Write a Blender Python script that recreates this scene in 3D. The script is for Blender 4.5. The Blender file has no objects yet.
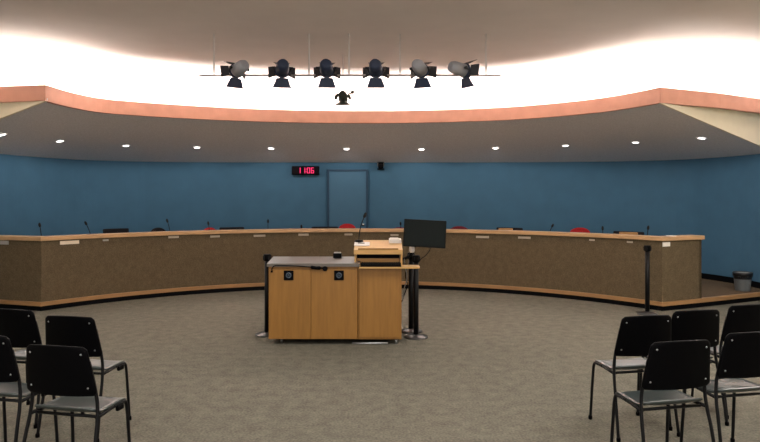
import bpy, bmesh, math, random
from mathutils import Vector, Matrix, Euler
random.seed(7)
R = math.radians
scene = bpy.context.scene
C = scene.collection

# ------------------------------------------------------------------ camera, world, exposure
F = 600.0                      # focal length in pixels of the 760 px wide frame
CAM_H = 1.7
HORIZON = 197.0
cam_data = bpy.data.cameras.new('camera')
cam_data.sensor_width = 36.0
cam_data.lens = 36.0 * F / 760.0
cam_data.shift_y = -(221.0 - HORIZON) / 760.0
cam_data.clip_end = 100
cam = bpy.data.objects.new('camera', cam_data)
C.objects.link(cam)
cam.location = (0, 0, CAM_H)
cam.rotation_euler = (R(90), 0, 0)
scene.camera = cam

world = bpy.data.worlds.new('world')
scene.world = world
world.use_nodes = True
world.node_tree.nodes['Background'].inputs[0].default_value = (0.5, 0.5, 0.55, 1)
world.node_tree.nodes['Background'].inputs[1].default_value = 0.02

vs = scene.view_settings
vs.view_transform = 'Standard'
vs.look = 'None'
vs.gamma = 1.0
vs.use_curve_mapping = False
vs.exposure = 0.0

COVE_TILT = 10.0
COVE_W = 44.0          # watts of each cove strip
COVE_COL = (1.0, 0.90, 0.83)
AUD_W = 36.0
DOWN_W = 20.0            # watts of each downlight in the soffit           # watts of each unseen panel added over the seats
AUD_COL = (1.0, 0.93, 0.85)


FILL_W = 130.0  # watts of the fill light at the added rear window
FILL_COL = (1.0, 0.98, 0.95)


def area_light(name, loc, rot, sx, sy, watts, col):
    d = bpy.data.lights.new(name, 'AREA')
    d.shape = 'RECTANGLE'
    d.size, d.size_y = sx, sy
    d.energy = watts
    d.color = col
    o = bpy.data.objects.new(name, d)
    C.objects.link(o)
    o.location = loc
    o.rotation_euler = rot
    return o


def px(x, y, D):
    """room point that a picture position shows at distance D (used for measuring)"""
    return Vector(((x - 380) * D / F, D, CAM_H - (y - HORIZON) * D / F))


# ------------------------------------------------------------------ plan curves (X, distance)
def spline(pts, n=8):
    out = []
    P = [Vector(p) for p in pts]
    for i in range(len(P) - 1):
        p0 = P[max(i - 1, 0)]
        p1, p2 = P[i], P[i + 1]
        p3 = P[min(i + 2, len(P) - 1)]
        for k in range(n):
            t = k / n
            out.append(0.5 * ((2 * p1) + (p2 - p0) * t + (2 * p0 - 5 * p1 + 4 * p2 - p3) * t * t
                              + (3 * p1 - p0 - 3 * p2 + p3) * t ** 3))
    out.append(P[-1])
    return out


def resample(path, n):
    L = [0]
    for a, b in zip(path, path[1:]):
        L.append(L[-1] + (b - a).length)
    out, j = [], 0
    for i in range(n + 1):
        s = L[-1] * i / n
        while j < len(L) - 2 and L[j + 1] < s:
            j += 1
        t = (s - L[j]) / max(L[j + 1] - L[j], 1e-9)
        out.append(path[j].lerp(path[j + 1], min(max(t, 0), 1)))
    return out


def offset(path, d, miter=True):
    """offset a left-to-right plan path; positive d moves it away from the camera side"""
    out = []
    n = len(path)
    for i, p in enumerate(path):
        a = path[max(i - 1, 0)]
        b = path[min(i + 1, n - 1)]
        t1 = (p - a).normalized() if i > 0 else (b - p).normalized()
        t2 = (b - p).normalized() if i < n - 1 else t1
        n1 = Vector((-t1.y, t1.x))
        n2 = Vector((-t2.y, t2.x))
        m = (n1 + n2).normalized()
        k = 1.0 / max(m.dot(n1), 0.45) if miter else 1.0
        out.append(p + m * d * k)
    return out


def seg_dist(p, a, b):
    d = b - a
    t = max(0, min(1, (p - a).dot(d) / max(d.length_squared, 1e-9)))
    return (p - a - d * t).length


def clean_offset(path, d, x0, x1, n=90):
    """offset without folds, stretched sideways to x0 .. x1"""
    pts = [p for p in offset(resample(path, 200), d, False) if min(seg_dist(p, a, b) for a, b in zip(path, path[1:])) > 0.985 * d]
    pts[0] = pts[0] + (pts[0] - pts[1]) * ((x0 - pts[0].x) / (pts[0] - pts[1]).x)
    pts[-1] = pts[-1] + (pts[-1] - pts[-2]) * ((x1 - pts[-1].x) / (pts[-1] - pts[-2]).x)
    return resample(pts, n)


DC = Vector((-0.42, 5.37))     # centre of the curved desk
DR = 5.85


def desk_arc(r, a0=142.3, a1=37.7, n=64):
    return [DC + r * Vector((math.cos(R(a0 + (a1 - a0) * i / n)), math.sin(R(a0 + (a1 - a0) * i / n)))) for i in range(n + 1)]


def ray_arc(x, r):
    """point where the vertical plane through picture column x meets the circle of radius r"""
    k = (x - 380) / F
    a = k * k + 1
    b = 2 * (-k * DC.x - DC.y)
    c = DC.length_squared - r * r
    D = (-b + math.sqrt(b * b - 4 * a * c)) / (2 * a)
    return Vector((k * D, D))


ARC = desk_arc(DR)
L_RET = Vector((-6.25, 9.30))
R_RET = Vector((4.97, 9.275))
R_STEP = Vector((6.60, 10.02))
DESK_PATH = [L_RET] + ARC + [R_RET]
STEP_PATH = [Vector((-6.60, 9.41))] + ARC + [R_RET, R_STEP]
WALL_PATH = spline([(-6.55, 8.0), (-6.54, 10.2), (-6.4, 11.0), (-5.98, 11.95), (-5.2, 12.5), (-3.9, 12.8), (-2, 12.88),
                    (0, 12.9), (2, 12.86), (3.9, 12.72), (5.2, 12.42), (6.0, 11.9), (6.38, 11.1), (6.53, 10.2), (6.55, 8.0)], 8)
CUSP_L, CUSP_R = Vector((-4.54, 8.14)), Vector((3.88, 8.31))
FASCIA_ARC = spline([CUSP_L, (-4.47, 8.85), (-4.15, 9.42), (-3.0, 10.06), (-1.75, 10.46), (-0.4, 10.6), (0.8, 10.52), (2.04, 10.2),
                     (2.89, 9.7), (3.42, 9.2), (3.74, 8.66), CUSP_R], 8)
FASCIA_PATH = [Vector((-6.55, 8.50)), Vector((-5.22, 8.25))] + FASCIA_ARC + [Vector((5.0, 8.80)), Vector((6.55, 9.68))]
SOFF_L, SOFF_R = Vector((-6.55, 8.70)), Vector((6.54, 9.93))
Z_FB, Z_FT = 3.016, 3.222      # fascia bottom, top
Z_WT = 2.442                   # top of the blue wall
Z_C = 3.74                     # white ceiling
Z_P = 0.13                     # dais floor


# ------------------------------------------------------------------ materials
MATS = {}


def mat(name, col, rough=0.6, metal=0.0, spec=0.5, noise=0.0, scale=40.0, bump=0.0, emit=None, estr=0.0, stretch=None, detail=4.0, noise2=0.0, scale2=3.0, coat=0.0):
    m = bpy.data.materials.new(name)
    m.use_nodes = True
    nt = m.node_tree
    b = nt.nodes['Principled BSDF']
    b.inputs['Roughness'].default_value = rough
    b.inputs['Metallic'].default_value = metal
    b.inputs['Specular IOR Level'].default_value = spec
    b.inputs['Coat Weight'].default_value = coat
    b.inputs['Base Color'].default_value = (*col, 1)
    if emit:
        b.inputs['Emission Color'].default_value = (*emit, 1)
        b.inputs['Emission Strength'].default_value = estr
    if noise or bump:
        tc = nt.nodes.new('ShaderNodeTexCoord')
        mp = nt.nodes.new('ShaderNodeMapping')
        if stretch:
            mp.inputs['Scale'].default_value = stretch
        nt.links.new(tc.outputs['Object'], mp.inputs['Vector'])
        nz = nt.nodes.new('ShaderNodeTexNoise')
        nz.inputs['Scale'].default_value = scale
        nz.inputs['Detail'].default_value = detail
        nt.links.new(mp.outputs['Vector'], nz.inputs['Vector'])
        src = nz.outputs['Fac']
        if noise2:
            n2 = nt.nodes.new('ShaderNodeTexNoise')
            n2.inputs['Scale'].default_value = scale2
            n2.inputs['Detail'].default_value = 3
            nt.links.new(mp.outputs['Vector'], n2.inputs['Vector'])
            mx = nt.nodes.new('ShaderNodeMix')
            mx.inputs['Factor'].default_value = noise2
            nt.links.new(src, mx.inputs['A'])
            nt.links.new(n2.outputs['Fac'], mx.inputs['B'])
            fac = mx.outputs['Result']
        else:
            fac = src
        if noise:
            cr = nt.nodes.new('ShaderNodeValToRGB')
            cr.color_ramp.elements[0].position = 0.3
            cr.color_ramp.elements[1].position = 0.7
            cr.color_ramp.elements[0].color = (*[max(0, c * (1 - noise)) for c in col], 1)
            cr.color_ramp.elements[1].color = (*[min(1, c * (1 + noise)) for c in col], 1)
            nt.links.new(fac, cr.inputs['Fac'])
            nt.links.new(cr.outputs['Color'], b.inputs['Base Color'])
        if bump:
            bp = nt.nodes.new('ShaderNodeBump')
            bp.inputs['Strength'].default_value = bump
            bp.inputs['Distance'].default_value = 0.01
            nt.links.new(src, bp.inputs['Height'])
            nt.links.new(bp.outputs['Normal'], b.inputs['Normal'])
    MATS[name] = m
    return m


mat('carpet', (0.140, 0.133, 0.107), 0.95, spec=0.1, noise=0.45, scale=55, bump=0.6, noise2=0.35, scale2=9, detail=6)
mat('dais_carpet', (0.12, 0.085, 0.055), 0.95, spec=0.1, noise=0.3, scale=60, bump=0.5)
mat('blue_wall', (0.060, 0.150, 0.240), 0.75, spec=0.25, noise=0.05, scale=3.0, bump=0.02)
mat('blue_door', (0.060, 0.150, 0.240), 0.6, spec=0.3, noise=0.03, scale=3.0)
mat('blue_trim', (0.022, 0.058, 0.105), 0.55, spec=0.3)
mat('beige_wall', (0.55, 0.48, 0.37), 0.8, spec=0.2, noise=0.04, scale=2.5)
mat('soffit_grey', (0.78, 0.775, 0.80), 0.9, spec=0.1, noise=0.12, scale=45, bump=0.2)
mat('salmon', (0.57, 0.285, 0.205), 0.6, spec=0.25, noise=0.06, scale=6, detail=2)
mat('cream', (0.90, 0.82, 0.62), 0.8, spec=0.2, noise=0.04, scale=3)
mat('white_ceiling', (0.80, 0.74, 0.71), 0.9, spec=0.1, noise=0.03, scale=2)
mat('black_base', (0.003, 0.003, 0.004), 0.6, spec=0.08)
mat('panel_fabric', (0.128, 0.096, 0.057), 0.95, spec=0.08, noise=0.35, scale=70, bump=0.5, noise2=0.3, scale2=12)
mat('rail_wood', (0.55, 0.335, 0.17), 0.35, spec=0.45, noise=0.12, scale=5, stretch=(1, 1, 8))
mat('nosing_wood', (0.36, 0.20, 0.085), 0.4, spec=0.4, noise=0.15, scale=5, stretch=(1, 1, 8))
mat('podium_wood', (0.305, 0.147, 0.034), 0.42, spec=0.35, noise=0.16, scale=6, stretch=(6, 6, 0.5), noise2=0.4, scale2=2)
mat('lectern_wood', (0.57, 0.335, 0.115), 0.38, spec=0.4, noise=0.10, scale=6, stretch=(1, 6, 6))
mat('counter', (0.135, 0.115, 0.098), 0.35, spec=0.5, noise=0.08, scale=60)
mat('black_plastic', (0.0018, 0.0018, 0.0025), 0.5, spec=0.06)
mat('seat_plastic', (0.020, 0.030, 0.030), 0.32, spec=1.0)
mat('black_metal', (0.004, 0.004, 0.005), 0.45, spec=0.2)
mat('base_metal', (0.03, 0.03, 0.032), 0.3, spec=0.7)
mat('chrome', (0.75, 0.75, 0.76), 0.18, metal=1.0)
mat('steel', (0.45, 0.46, 0.48), 0.3, metal=0.9)
mat('screen', (0.012, 0.015, 0.015), 0.5, spec=0.05)
mat('bezel', (0.006, 0.007, 0.007), 0.5, spec=0.1)
mat('white_plastic', (0.75, 0.72, 0.70), 0.5)
mat('paper', (0.80, 0.76, 0.70), 0.8, spec=0.1)
mat('plate_white', (0.50, 0.42, 0.33), 0.6)
mat('plate_bright', (0.95, 0.80, 0.62), 0.5)
mat('plate_grey', (0.42, 0.40, 0.38), 0.6)
mat('ring_grey', (0.06, 0.08, 0.11), 0.35, metal=0.4)
mat('red_fabric', (0.42, 0.02, 0.025), 0.85, spec=0.2, noise=0.1, scale=80)
mat('maroon_fabric', (0.16, 0.012, 0.022), 0.85, spec=0.2, noise=0.1, scale=80)
mat('black_fabric', (0.012, 0.011, 0.014), 0.85, spec=0.2)
mat('tan_wood', (0.50, 0.26, 0.10), 0.5, noise=0.1, scale=10)
mat('bin_grey', (0.17, 0.19, 0.20), 0.45, noise=0.05, scale=20)
mat('bin_bag', (0.008, 0.008, 0.010), 0.4, bump=0.4, scale=25)
mat('lamp_body', (0.36, 0.37, 0.41), 0.5, metal=0.2)
mat('bracket_grey', (0.12, 0.12, 0.12), 0.5)
mat('lamp_black', (0.012, 0.012, 0.018), 0.5)
mat('lamp_navy', (0.018, 0.03, 0.07), 0.45)
mat('lamp_green', (0.035, 0.04, 0.032), 0.6)
mat('pipe_grey', (0.30, 0.26, 0.25), 0.5)
mat('glow_white', (0.9, 0.9, 0.9), 0.5, emit=(1.0, 0.95, 0.90), estr=5.0)
mat('unseen_panel_glow', (0.9, 0.9, 0.9), 0.5, emit=(1.0, 0.93, 0.85), estr=1.5)
mat('added_window_glow', (0.5, 0.5, 0.5), 0.3, emit=(1.0, 0.98, 0.95), estr=0.6)
mat('led_red', (0.2, 0.0, 0.02), 0.4, emit=(1.0, 0.03, 0.16), estr=1.3)
mat('clock_face', (0.006, 0.002, 0.005), 0.5, spec=0.08)
mat('foam_black', (0.008, 0.008, 0.008), 0.95)


# ------------------------------------------------------------------ mesh helpers
def box(bm, c, s, rot=None, bev=0.0):
    r = bmesh.ops.create_cube(bm, size=1.0)
    vs_ = r['verts']
    M = Matrix.Translation(Vector(c)) @ (Euler(rot).to_matrix().to_4x4() if rot else Matrix()) @ Matrix.Diagonal((*s, 1))
    bmesh.ops.transform(bm, matrix=M, verts=vs_)
    if bev:
        es = list({e for v in vs_ for e in v.link_edges})
        bmesh.ops.bevel(bm, geom=es, offset=bev, segments=2, affect='EDGES', profile=0.5)
    return bm


def tube(bm, pts, r, n=8, cap=True):
    pts = [Vector(p) for p in pts]
    rad = r if isinstance(r, (list, tuple)) else [r] * len(pts)
    rings = []
    ref = None
    for i, p in enumerate(pts):
        t = (pts[min(i + 1, len(pts) - 1)] - pts[max(i - 1, 0)]).normalized()
        if ref is None:
            ref = Vector((0, 0, 1)) if abs(t.z) < 0.9 else Vector((1, 0, 0))
        a = t.cross(ref).normalized()
        b = a.cross(t).normalized()
        ref = b
        rings.append([bm.verts.new(p + rad[i] * (math.cos(2 * math.pi * k / n) * a + math.sin(2 * math.pi * k / n) * b)) for k in range(n)])
    for A, B in zip(rings, rings[1:]):
        for k in range(n):
            f = bm.faces.new((A[k], A[(k + 1) % n], B[(k + 1) % n], B[k]))
            f.smooth = True
    if cap:
        bm.faces.new(rings[0])
        bm.faces.new(list(reversed(rings[-1])))
    return bm


def lathe(bm, prof, n=24, c=(0, 0, 0), smooth=True):
    """prof: list of (radius, z)"""
    c = Vector(c)
    rings = []
    for (r, z) in prof:
        if r < 1e-5:
            rings.append([bm.verts.new(c + Vector((0, 0, z)))])
        else:
            rings.append([bm.verts.new(c + Vector((r * math.cos(2 * math.pi * k / n), r * math.sin(2 * math.pi * k / n), z))) for k in range(n)])
    for A, B in zip(rings, rings[1:]):
        for k in range(n):
            a0, a1 = A[k % len(A)], A[(k + 1) % n % len(A)]
            b0, b1 = B[k % len(B)], B[(k + 1) % n % len(B)]
            vv = []
            for v in (a0, a1, b1, b0):
                if v not in vv:
                    vv.append(v)
            if len(vv) > 2:
                f = bm.faces.new(vv)
                f.smooth = smooth
    return bm


def prism(bm, poly, z0, z1):
    """extrude a plan polygon (list of 2-D points) between two heights"""
    A = [bm.verts.new((p[0], p[1], z0)) for p in poly]
    B = [bm.verts.new((p[0], p[1], z1)) for p in poly]
    n = len(poly)
    bm.faces.new(list(reversed(A)))
    bm.faces.new(B)
    for i in range(n):
        bm.faces.new((A[i], A[(i + 1) % n], B[(i + 1) % n], B[i]))
    return bm


def ribbon(bm, P, Q, z0, z1):
    """solid strip between two plan paths of equal length, from z0 to z1"""
    rows = []
    for p, q in zip(P, Q):
        rows.append([bm.verts.new((p[0], p[1], z0)), bm.verts.new((p[0], p[1], z1)), bm.verts.new((q[0], q[1], z1)), bm.verts.new((q[0], q[1], z0))])
    for a, b in zip(rows, rows[1:]):
        for k in range(4):
            bm.faces.new((a[k], a[(k + 1) % 4], b[(k + 1) % 4], b[k]))
    bm.faces.new(rows[0])
    bm.faces.new(list(reversed(rows[-1])))
    return bm


def sheet(bm, P3, Q3):
    """surface between two 3-D polylines of equal length"""
    A = [bm.verts.new(p) for p in P3]
    B = [bm.verts.new(p) for p in Q3]
    for i in range(len(A) - 1):
        bm.faces.new((A[i], A[i + 1], B[i + 1], B[i]))
    return bm


def side_prism(bm, poly, x0, x1):
    """extrude a side profile (y, z) along x"""
    A = [bm.verts.new((x0, p[0], p[1])) for p in poly]
    B = [bm.verts.new((x1, p[0], p[1])) for p in poly]
    n = len(poly)
    bm.faces.new(A)
    bm.faces.new(list(reversed(B)))
    for i in range(n):
        bm.faces.new((A[i], B[i], B[(i + 1) % n], A[(i + 1) % n]))
    return bm


def BM():
    return bmesh.new()


def obj(name, bm, m, parent=None, loc=None, rot=None):
    bmesh.ops.recalc_face_normals(bm, faces=bm.faces[:])
    me = bpy.data.meshes.new(name)
    bm.to_mesh(me)
    bm.free()
    me.materials.append(MATS[m])
    o = bpy.data.objects.new(name, me)
    C.objects.link(o)
    if parent:
        o.parent = parent
    if loc is not None:
        o.location = loc
    if rot is not None:
        o.rotation_euler = rot
    return o


def tag(o, label, cat, group=None):
    o['label'] = label
    o['category'] = cat
    if group:
        o['group'] = group
    return o


def thing(name, label, cat, loc=(0, 0, 0), rotz=0.0, group=None):
    o = bpy.data.objects.new(name, None)
    C.objects.link(o)
    o.location = loc
    o.rotation_euler = (0, 0, rotz)
    o.empty_display_size = 0.1
    return tag(o, label, cat, group)


def struct(name, bm, m, parent=None, label=None):
    o = obj(name, bm, m, parent)
    if not parent:
        o['kind'] = 'structure'
        if label:
            o['label'] = label
    return o


def dup(root, loc, rotz, label, group=None):
    r = root.copy()
    C.objects.link(r)
    r.location = loc
    r.rotation_euler = (0, 0, rotz)
    r['label'] = label
    if group:
        r['group'] = group
    for ch in list(root.children):
        c = ch.copy()
        C.objects.link(c)
        c.parent = r
        for g in list(ch.children):
            d = g.copy()
            C.objects.link(d)
            d.parent = c
    return r


# ------------------------------------------------------------------ the room
b = BM()
box(b, (0, 4.5, -0.05), (13.6, 17.6, 0.1))
struct('floor', b, 'carpet', label='grey-beige carpet floor of the council chamber')

# dais floor behind and under the curved desk
b = BM()
wall_part = [p for p in WALL_PATH if p.y > (9.45 if p.x < 0 else 10.05)]
ribbon(b, resample(STEP_PATH, 120), resample([STEP_PATH[0] + Vector((0, 0.05))] + wall_part + [STEP_PATH[-1] + Vector((0, 0.05))], 120), 0.07, Z_P)
dais = struct('floor_dais', b, 'dais_carpet', label='raised brown carpeted dais floor behind the curved desk')
b = BM()
ribbon(b, offset(STEP_PATH, -0.03), offset(STEP_PATH, 0.04), 0.074, Z_P + 0.004)
struct('trim_1', b, 'nosing_wood', label='wooden nosing along the dais edge')
b = BM()
ribbon(b, offset(STEP_PATH, -0.005), offset(STEP_PATH, 0.05), 0.0, 0.074)
struct('baseboard_dais', b, 'black_base', label='black toe kick below the dais nosing')

b = BM()
ribbon(b, WALL_PATH, offset(WALL_PATH, 0.12), 0.0, Z_FB + 0.05)
struct('wall_back', b, 'blue_wall', label='blue wall curving round behind the dais')
b = BM()
ribbon(b, WALL_PATH, offset(WALL_PATH, 0.12), Z_FB + 0.05, Z_C)
struct('wall_upper', b, 'white_ceiling')
b = BM()
wp_in = [p for p in WALL_PATH if p.y > (9.42 if p.x < 0 else 10.0)]
ribbon(b, offset(wp_in, -0.015), offset(wp_in, -0.001), Z_P, Z_P + 0.105)
struct('baseboard_back', b, 'black_base', label='black baseboard at the foot of the blue wall')
for nm, x in (('wall_left', -6.61), ('wall_right', 6.61)):
    b = BM()
    box(b, (x, 2.0, Z_C / 2), (0.12, 12.0, Z_C))
    struct(nm, b, 'beige_wall')
b = BM()
box(b, (0, -4.06, Z_C / 2), (13.3, 0.12, Z_C))
struct('wall_rear', b, 'beige_wall')
b = BM()
box(b, (0, 4.5, Z_C + 0.05), (13.6, 17.6, 0.1))
struct('ceiling', b, 'white_ceiling', label='high white ceiling washed by cove light')

# sloping grey soffit from the fascia down to the blue wall
wall_inner = [p for p in WALL_PATH if (p.x < 0 and p.y >= SOFF_L.y) or (p.x >= 0 and p.y >= SOFF_R.y)]
top_line = resample([SOFF_L] + wall_inner + [SOFF_R], 72)
front_line = resample([CUSP_L + Vector((0.01, 0.03))] + offset(FASCIA_ARC, 0.035)[1:-1] + [CUSP_R + Vector((-0.01, 0.03))], 72)
b = BM()
rows = []
for p, q in zip(front_line, top_line):
    rows.append([b.verts.new(v) for v in ((p.x, p.y, Z_FB), (q.x, q.y, Z_WT), (q.x, q.y, Z_WT + 0.03), (p.x, p.y, Z_FB + 0.03))])
for r0, r1 in zip(rows, rows[1:]):
    for k in (1, 2, 3):
        b.faces.new((r0[k], r0[(k + 1) % 4], r1[(k + 1) % 4], r1[k]))
b.faces.new(rows[0])
b.faces.new(list(reversed(rows[-1])))
low = []
for p, q in zip(front_line, top_line):          # the underside, a smooth sheet
    low.append([b.verts.new(Vector((p.x, p.y, Z_FB)).lerp(Vector((q.x, q.y, Z_WT)), k / 6)) for k in range(7)])
for r0, r1 in zip(low, low[1:]):
    for k in range(6):
        b.faces.new((r0[k], r1[k], r1[k + 1], r0[k + 1])).tag = True
soff = struct('ceiling_soffit', b, 'soffit_grey', label='dark grey soffit sloping from the salmon fascia to the blue wall')

for f in soff.data.polygons:
    f.use_smooth = f.index >= 72 * 3 + 2

# salmon fascia with points at each end of the curve
b = BM()
ribbon(b, FASCIA_PATH, offset(FASCIA_PATH, 0.07), Z_FB - 0.010, Z_FT)
struct('trim_2', b, 'salmon', label='salmon painted fascia edging the white ceiling')
# cream bulkheads and ceilings beyond the points
for nm, cusp, end, fend in (('wall_bulkhead_left', CUSP_L, SOFF_L, FASCIA_PATH[0]), ('wall_bulkhead_right', CUSP_R, SOFF_R, FASCIA_PATH[-1])):
    b = BM()
    back = Vector((0, 0.03))
    A = [b.verts.new((cusp.x, cusp.y + 0.005, Z_FB + 0.01)), b.verts.new((end.x, end.y - 0.03, Z_FB + 0.01)), b.verts.new((end.x, end.y - 0.03, Z_WT - 0.012)), b.verts.new((cusp.x, cusp.y + 0.005, Z_FB - 0.012)), ]
    B = [b.verts.new(v.co + Vector((0, 0.04, 0))) for v in A]
    b.faces.new(A)
    b.faces.new(list(reversed(B)))
    for i in range(4):
        b.faces.new((A[i], A[(i + 1) % 4], B[(i + 1) % 4], B[i]))
    struct(nm, b, 'cream', label='cream triangular bulkhead under the fascia')
    b = BM()
    inner = [p + Vector((0, 0.035)) for p in FASCIA_PATH if (p.x <= CUSP_L.x + 1e-4 if cusp.x < 0 else p.x >= CUSP_R.x - 1e-4) and (p.y < 9.75) and (abs(p.x) >= abs(cusp.x) - 1e-4)]
    poly = [(p.x, p.y) for p in inner]
    poly = poly + [(end.x, end.y + 0.06)] if cusp.x > 0 else [(end.x, end.y + 0.06)] + poly
    prism(b, poly, Z_FB + 0.004, Z_FB + 0.03)
    struct('ceiling_cream_' + ('left' if cusp.x < 0 else 'right'), b, 'cream')
# trough behind the fascia and the white cove wall
b = BM()
ribbon(b, resample(offset(FASCIA_PATH, 0.03), 90), clean_offset(FASCIA_PATH, 0.60, -6.56, 6.56), Z_FB + 0.03, Z_FB + 0.06)
struct('ceiling_cove_ledge', b, 'white_ceiling')
b = BM()
ribbon(b, clean_offset(FASCIA_PATH, 0.56, -6.56, 6.56), clean_offset(FASCIA_PATH, 0.63, -6.56, 6.56), Z_FB + 0.05, Z_C)
struct('wall_cove', b, 'white_ceiling', label='bright white cove wall above the fascia')

# cove strips lying in the trough
cv = clean_offset(FASCIA_PATH, 0.27, -6.4, 6.4, 22)
for a, c in zip(cv, cv[1:]):
    mid = (a + c) / 2
    d = c - a
    area_light('cove_strip', (mid.x, mid.y, Z_FB + 0.11), Euler((R(180 + COVE_TILT), 0, math.atan2(d.y, d.x))), d.length * 0.95, 0.08, COVE_W * d.length, COVE_COL)

# unseen ceiling panels, added over the seats to light wall and desk
for X in (-3.2, 0.0, 3.2):
    for D in (-1.0, 2.0, 5.0):
        b = BM()
        box(b, (0, 0, 0), (0.62, 1.22, 0.04), bev=0.006)
        p = struct('unseen_light_panel', b, 'unseen_panel_glow')
        p.location = (X, D, Z_C - 0.015)
        area_light('unseen_panel_lamp', (X, D, Z_C - 0.05), (0, 0, 0), 0.6, 1.2, AUD_W, AUD_COL)

for (X, D, wts) in ((-5.3, 5.2, 14.0), (5.3, 5.2, 140.0)):  # unseen side panels; the stronger one added to brighten bulkhead and wall
    b = BM()
    box(b, (0, 0, 0), (0.62, 1.22, 0.04), bev=0.006)
    p = struct('unseen_light_panel', b, 'unseen_panel_glow')
    p.location = (X, D, Z_C - 0.015)
    area_light('unseen_panel_lamp', (X, D, Z_C - 0.05), (0, 0, 0), 0.6, 1.2, wts, AUD_COL)

# unseen window, added behind the seats to light wall, desk and soffit
b = BM()
for z in (0.55, 2.95):
    box(b, (0, 0, z), (9.2, 0.10, 0.08), bev=0.006)
for k in range(6):
    box(b, (-4.56 + k * 1.824, 0, 1.75), (0.07, 0.09, 2.32), bev=0.006)
wn = struct('window_added', b, 'white_plastic', label='broad unseen window added behind the seats for frontal light')
wn.location = (0, -3.95, 0)
b = BM()
box(b, (0, -0.02, 1.75), (9.1, 0.01, 2.34))
obj('added_glow_pane', b, 'added_window_glow', wn)
area_light('added_fill_light', (0, -3.88, 1.75), (R(90), 0, 0), 9.0, 2.3, FILL_W, FILL_COL)  # frontal fill, added; no such window is in view

# blue door in the back wall
dx0, dx1, dy = px(327.5, 0, 12.86).x, px(368, 0, 12.86).x, 12.86
z1 = px(0, 169.5, 12.86).z
door = bpy.data.objects.new('door_1', None)
C.objects.link(door)
door['kind'] = 'structure'
door['label'] = 'blue door flush in the blue wall beside the red clock'
door.location = ((dx0 + dx1) / 2, dy, Z_P)
w, h = dx1 - dx0, z1 - Z_P
b = BM()
box(b, (0, 0.0, h / 2), (w - 0.06, 0.05, h - 0.04), bev=0.003)
obj('door_panel', b, 'blue_door', door)
b = BM()
for s in (-1, 1):
    box(b, (s * (w / 2 - 0.02), -0.005, h / 2), (0.042, 0.07, h), bev=0.004)
box(b, (0, -0.005, h - 0.02), (w - 0.082, 0.07, 0.042), bev=0.004)
obj('door_frame', b, 'blue_trim', door)
b = BM()
lathe(b, [(0, 0), (0.028, 0), (0.028, 0.008), (0.012, 0.012), (0.012, 0.035), (0.030, 0.045), (0.033, 0.06), (0.02, 0.072), (0, 0.075)], 20)
k = obj('door_knob', b, 'chrome', door, (w / 2 - 0.10, -0.025, 0.98))
k.rotation_euler = (R(90), 0, 0)

# ------------------------------------------------------------------ curved council desk
desk = thing('council_desk', 'long curved council desk with brown carpeted front and pale wood rail', 'desk', (DC.x, DC.y, 0))


def dobj(name, bm, m):
    o = obj(name, bm, m, desk)
    o.location = (-DC.x, -DC.y, 0)
    return o


b = BM()
ribbon(b, ARC, offset(ARC, 0.05), Z_P + 0.004, 1.045)
dobj('front_panel', b, 'panel_fabric')
for P in ([L_RET, ARC[0]], [ARC[-1], R_RET]):
    b = BM()
    ribbon(b, P, offset(P, 0.05), Z_P + 0.004, 1.045)
    dobj('side_panel', b, 'panel_fabric')
b = BM()
end = R_RET
nrm = Vector((-(R_RET - ARC[-1]).normalized().y, (R_RET - ARC[-1]).normalized().x))
b2 = [end, end + nrm * 0.52]
ribbon(b, b2, [p - Vector((nrm.y, -nrm.x)) * 0.05 for p in b2], Z_P + 0.004, 1.045)
dobj('end_panel', b, 'panel_fabric')
b = BM()
rp = [L_RET] + ARC + [R_RET + (R_RET - ARC[-1]).normalized() * 0.03]
ribbon(b, offset(rp, -0.035), offset(rp, 0.20), 1.045, 1.105)
rail = dobj('top_rail', b, 'rail_wood')
bv = rail.modifiers.new('soft', 'BEVEL')
bv.width = 0.006
bv.segments = 2
bv.limit_method = 'ANGLE'
b = BM()
wt = desk_arc(DR + 0.05)
ribbon(b, wt, offset(wt, 0.62), 0.83, 0.87)
dobj('worktop', b, 'rail_wood')
for a in range(12):
    an = R(46 + a * 8)
    p = DC + (DR + 0.29) * Vector((math.cos(an), math.sin(an)))
    b = BM()
    box(b, (0, 0, 0), (0.46, 0.03, 0.83 - Z_P), bev=0.003)
    o = dobj('support_panel', b, 'panel_fabric')
    o.location = (p.x - DC.x, p.y - DC.y, (0.83 + Z_P) / 2)
    o.rotation_euler = (0, 0, an)

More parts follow.
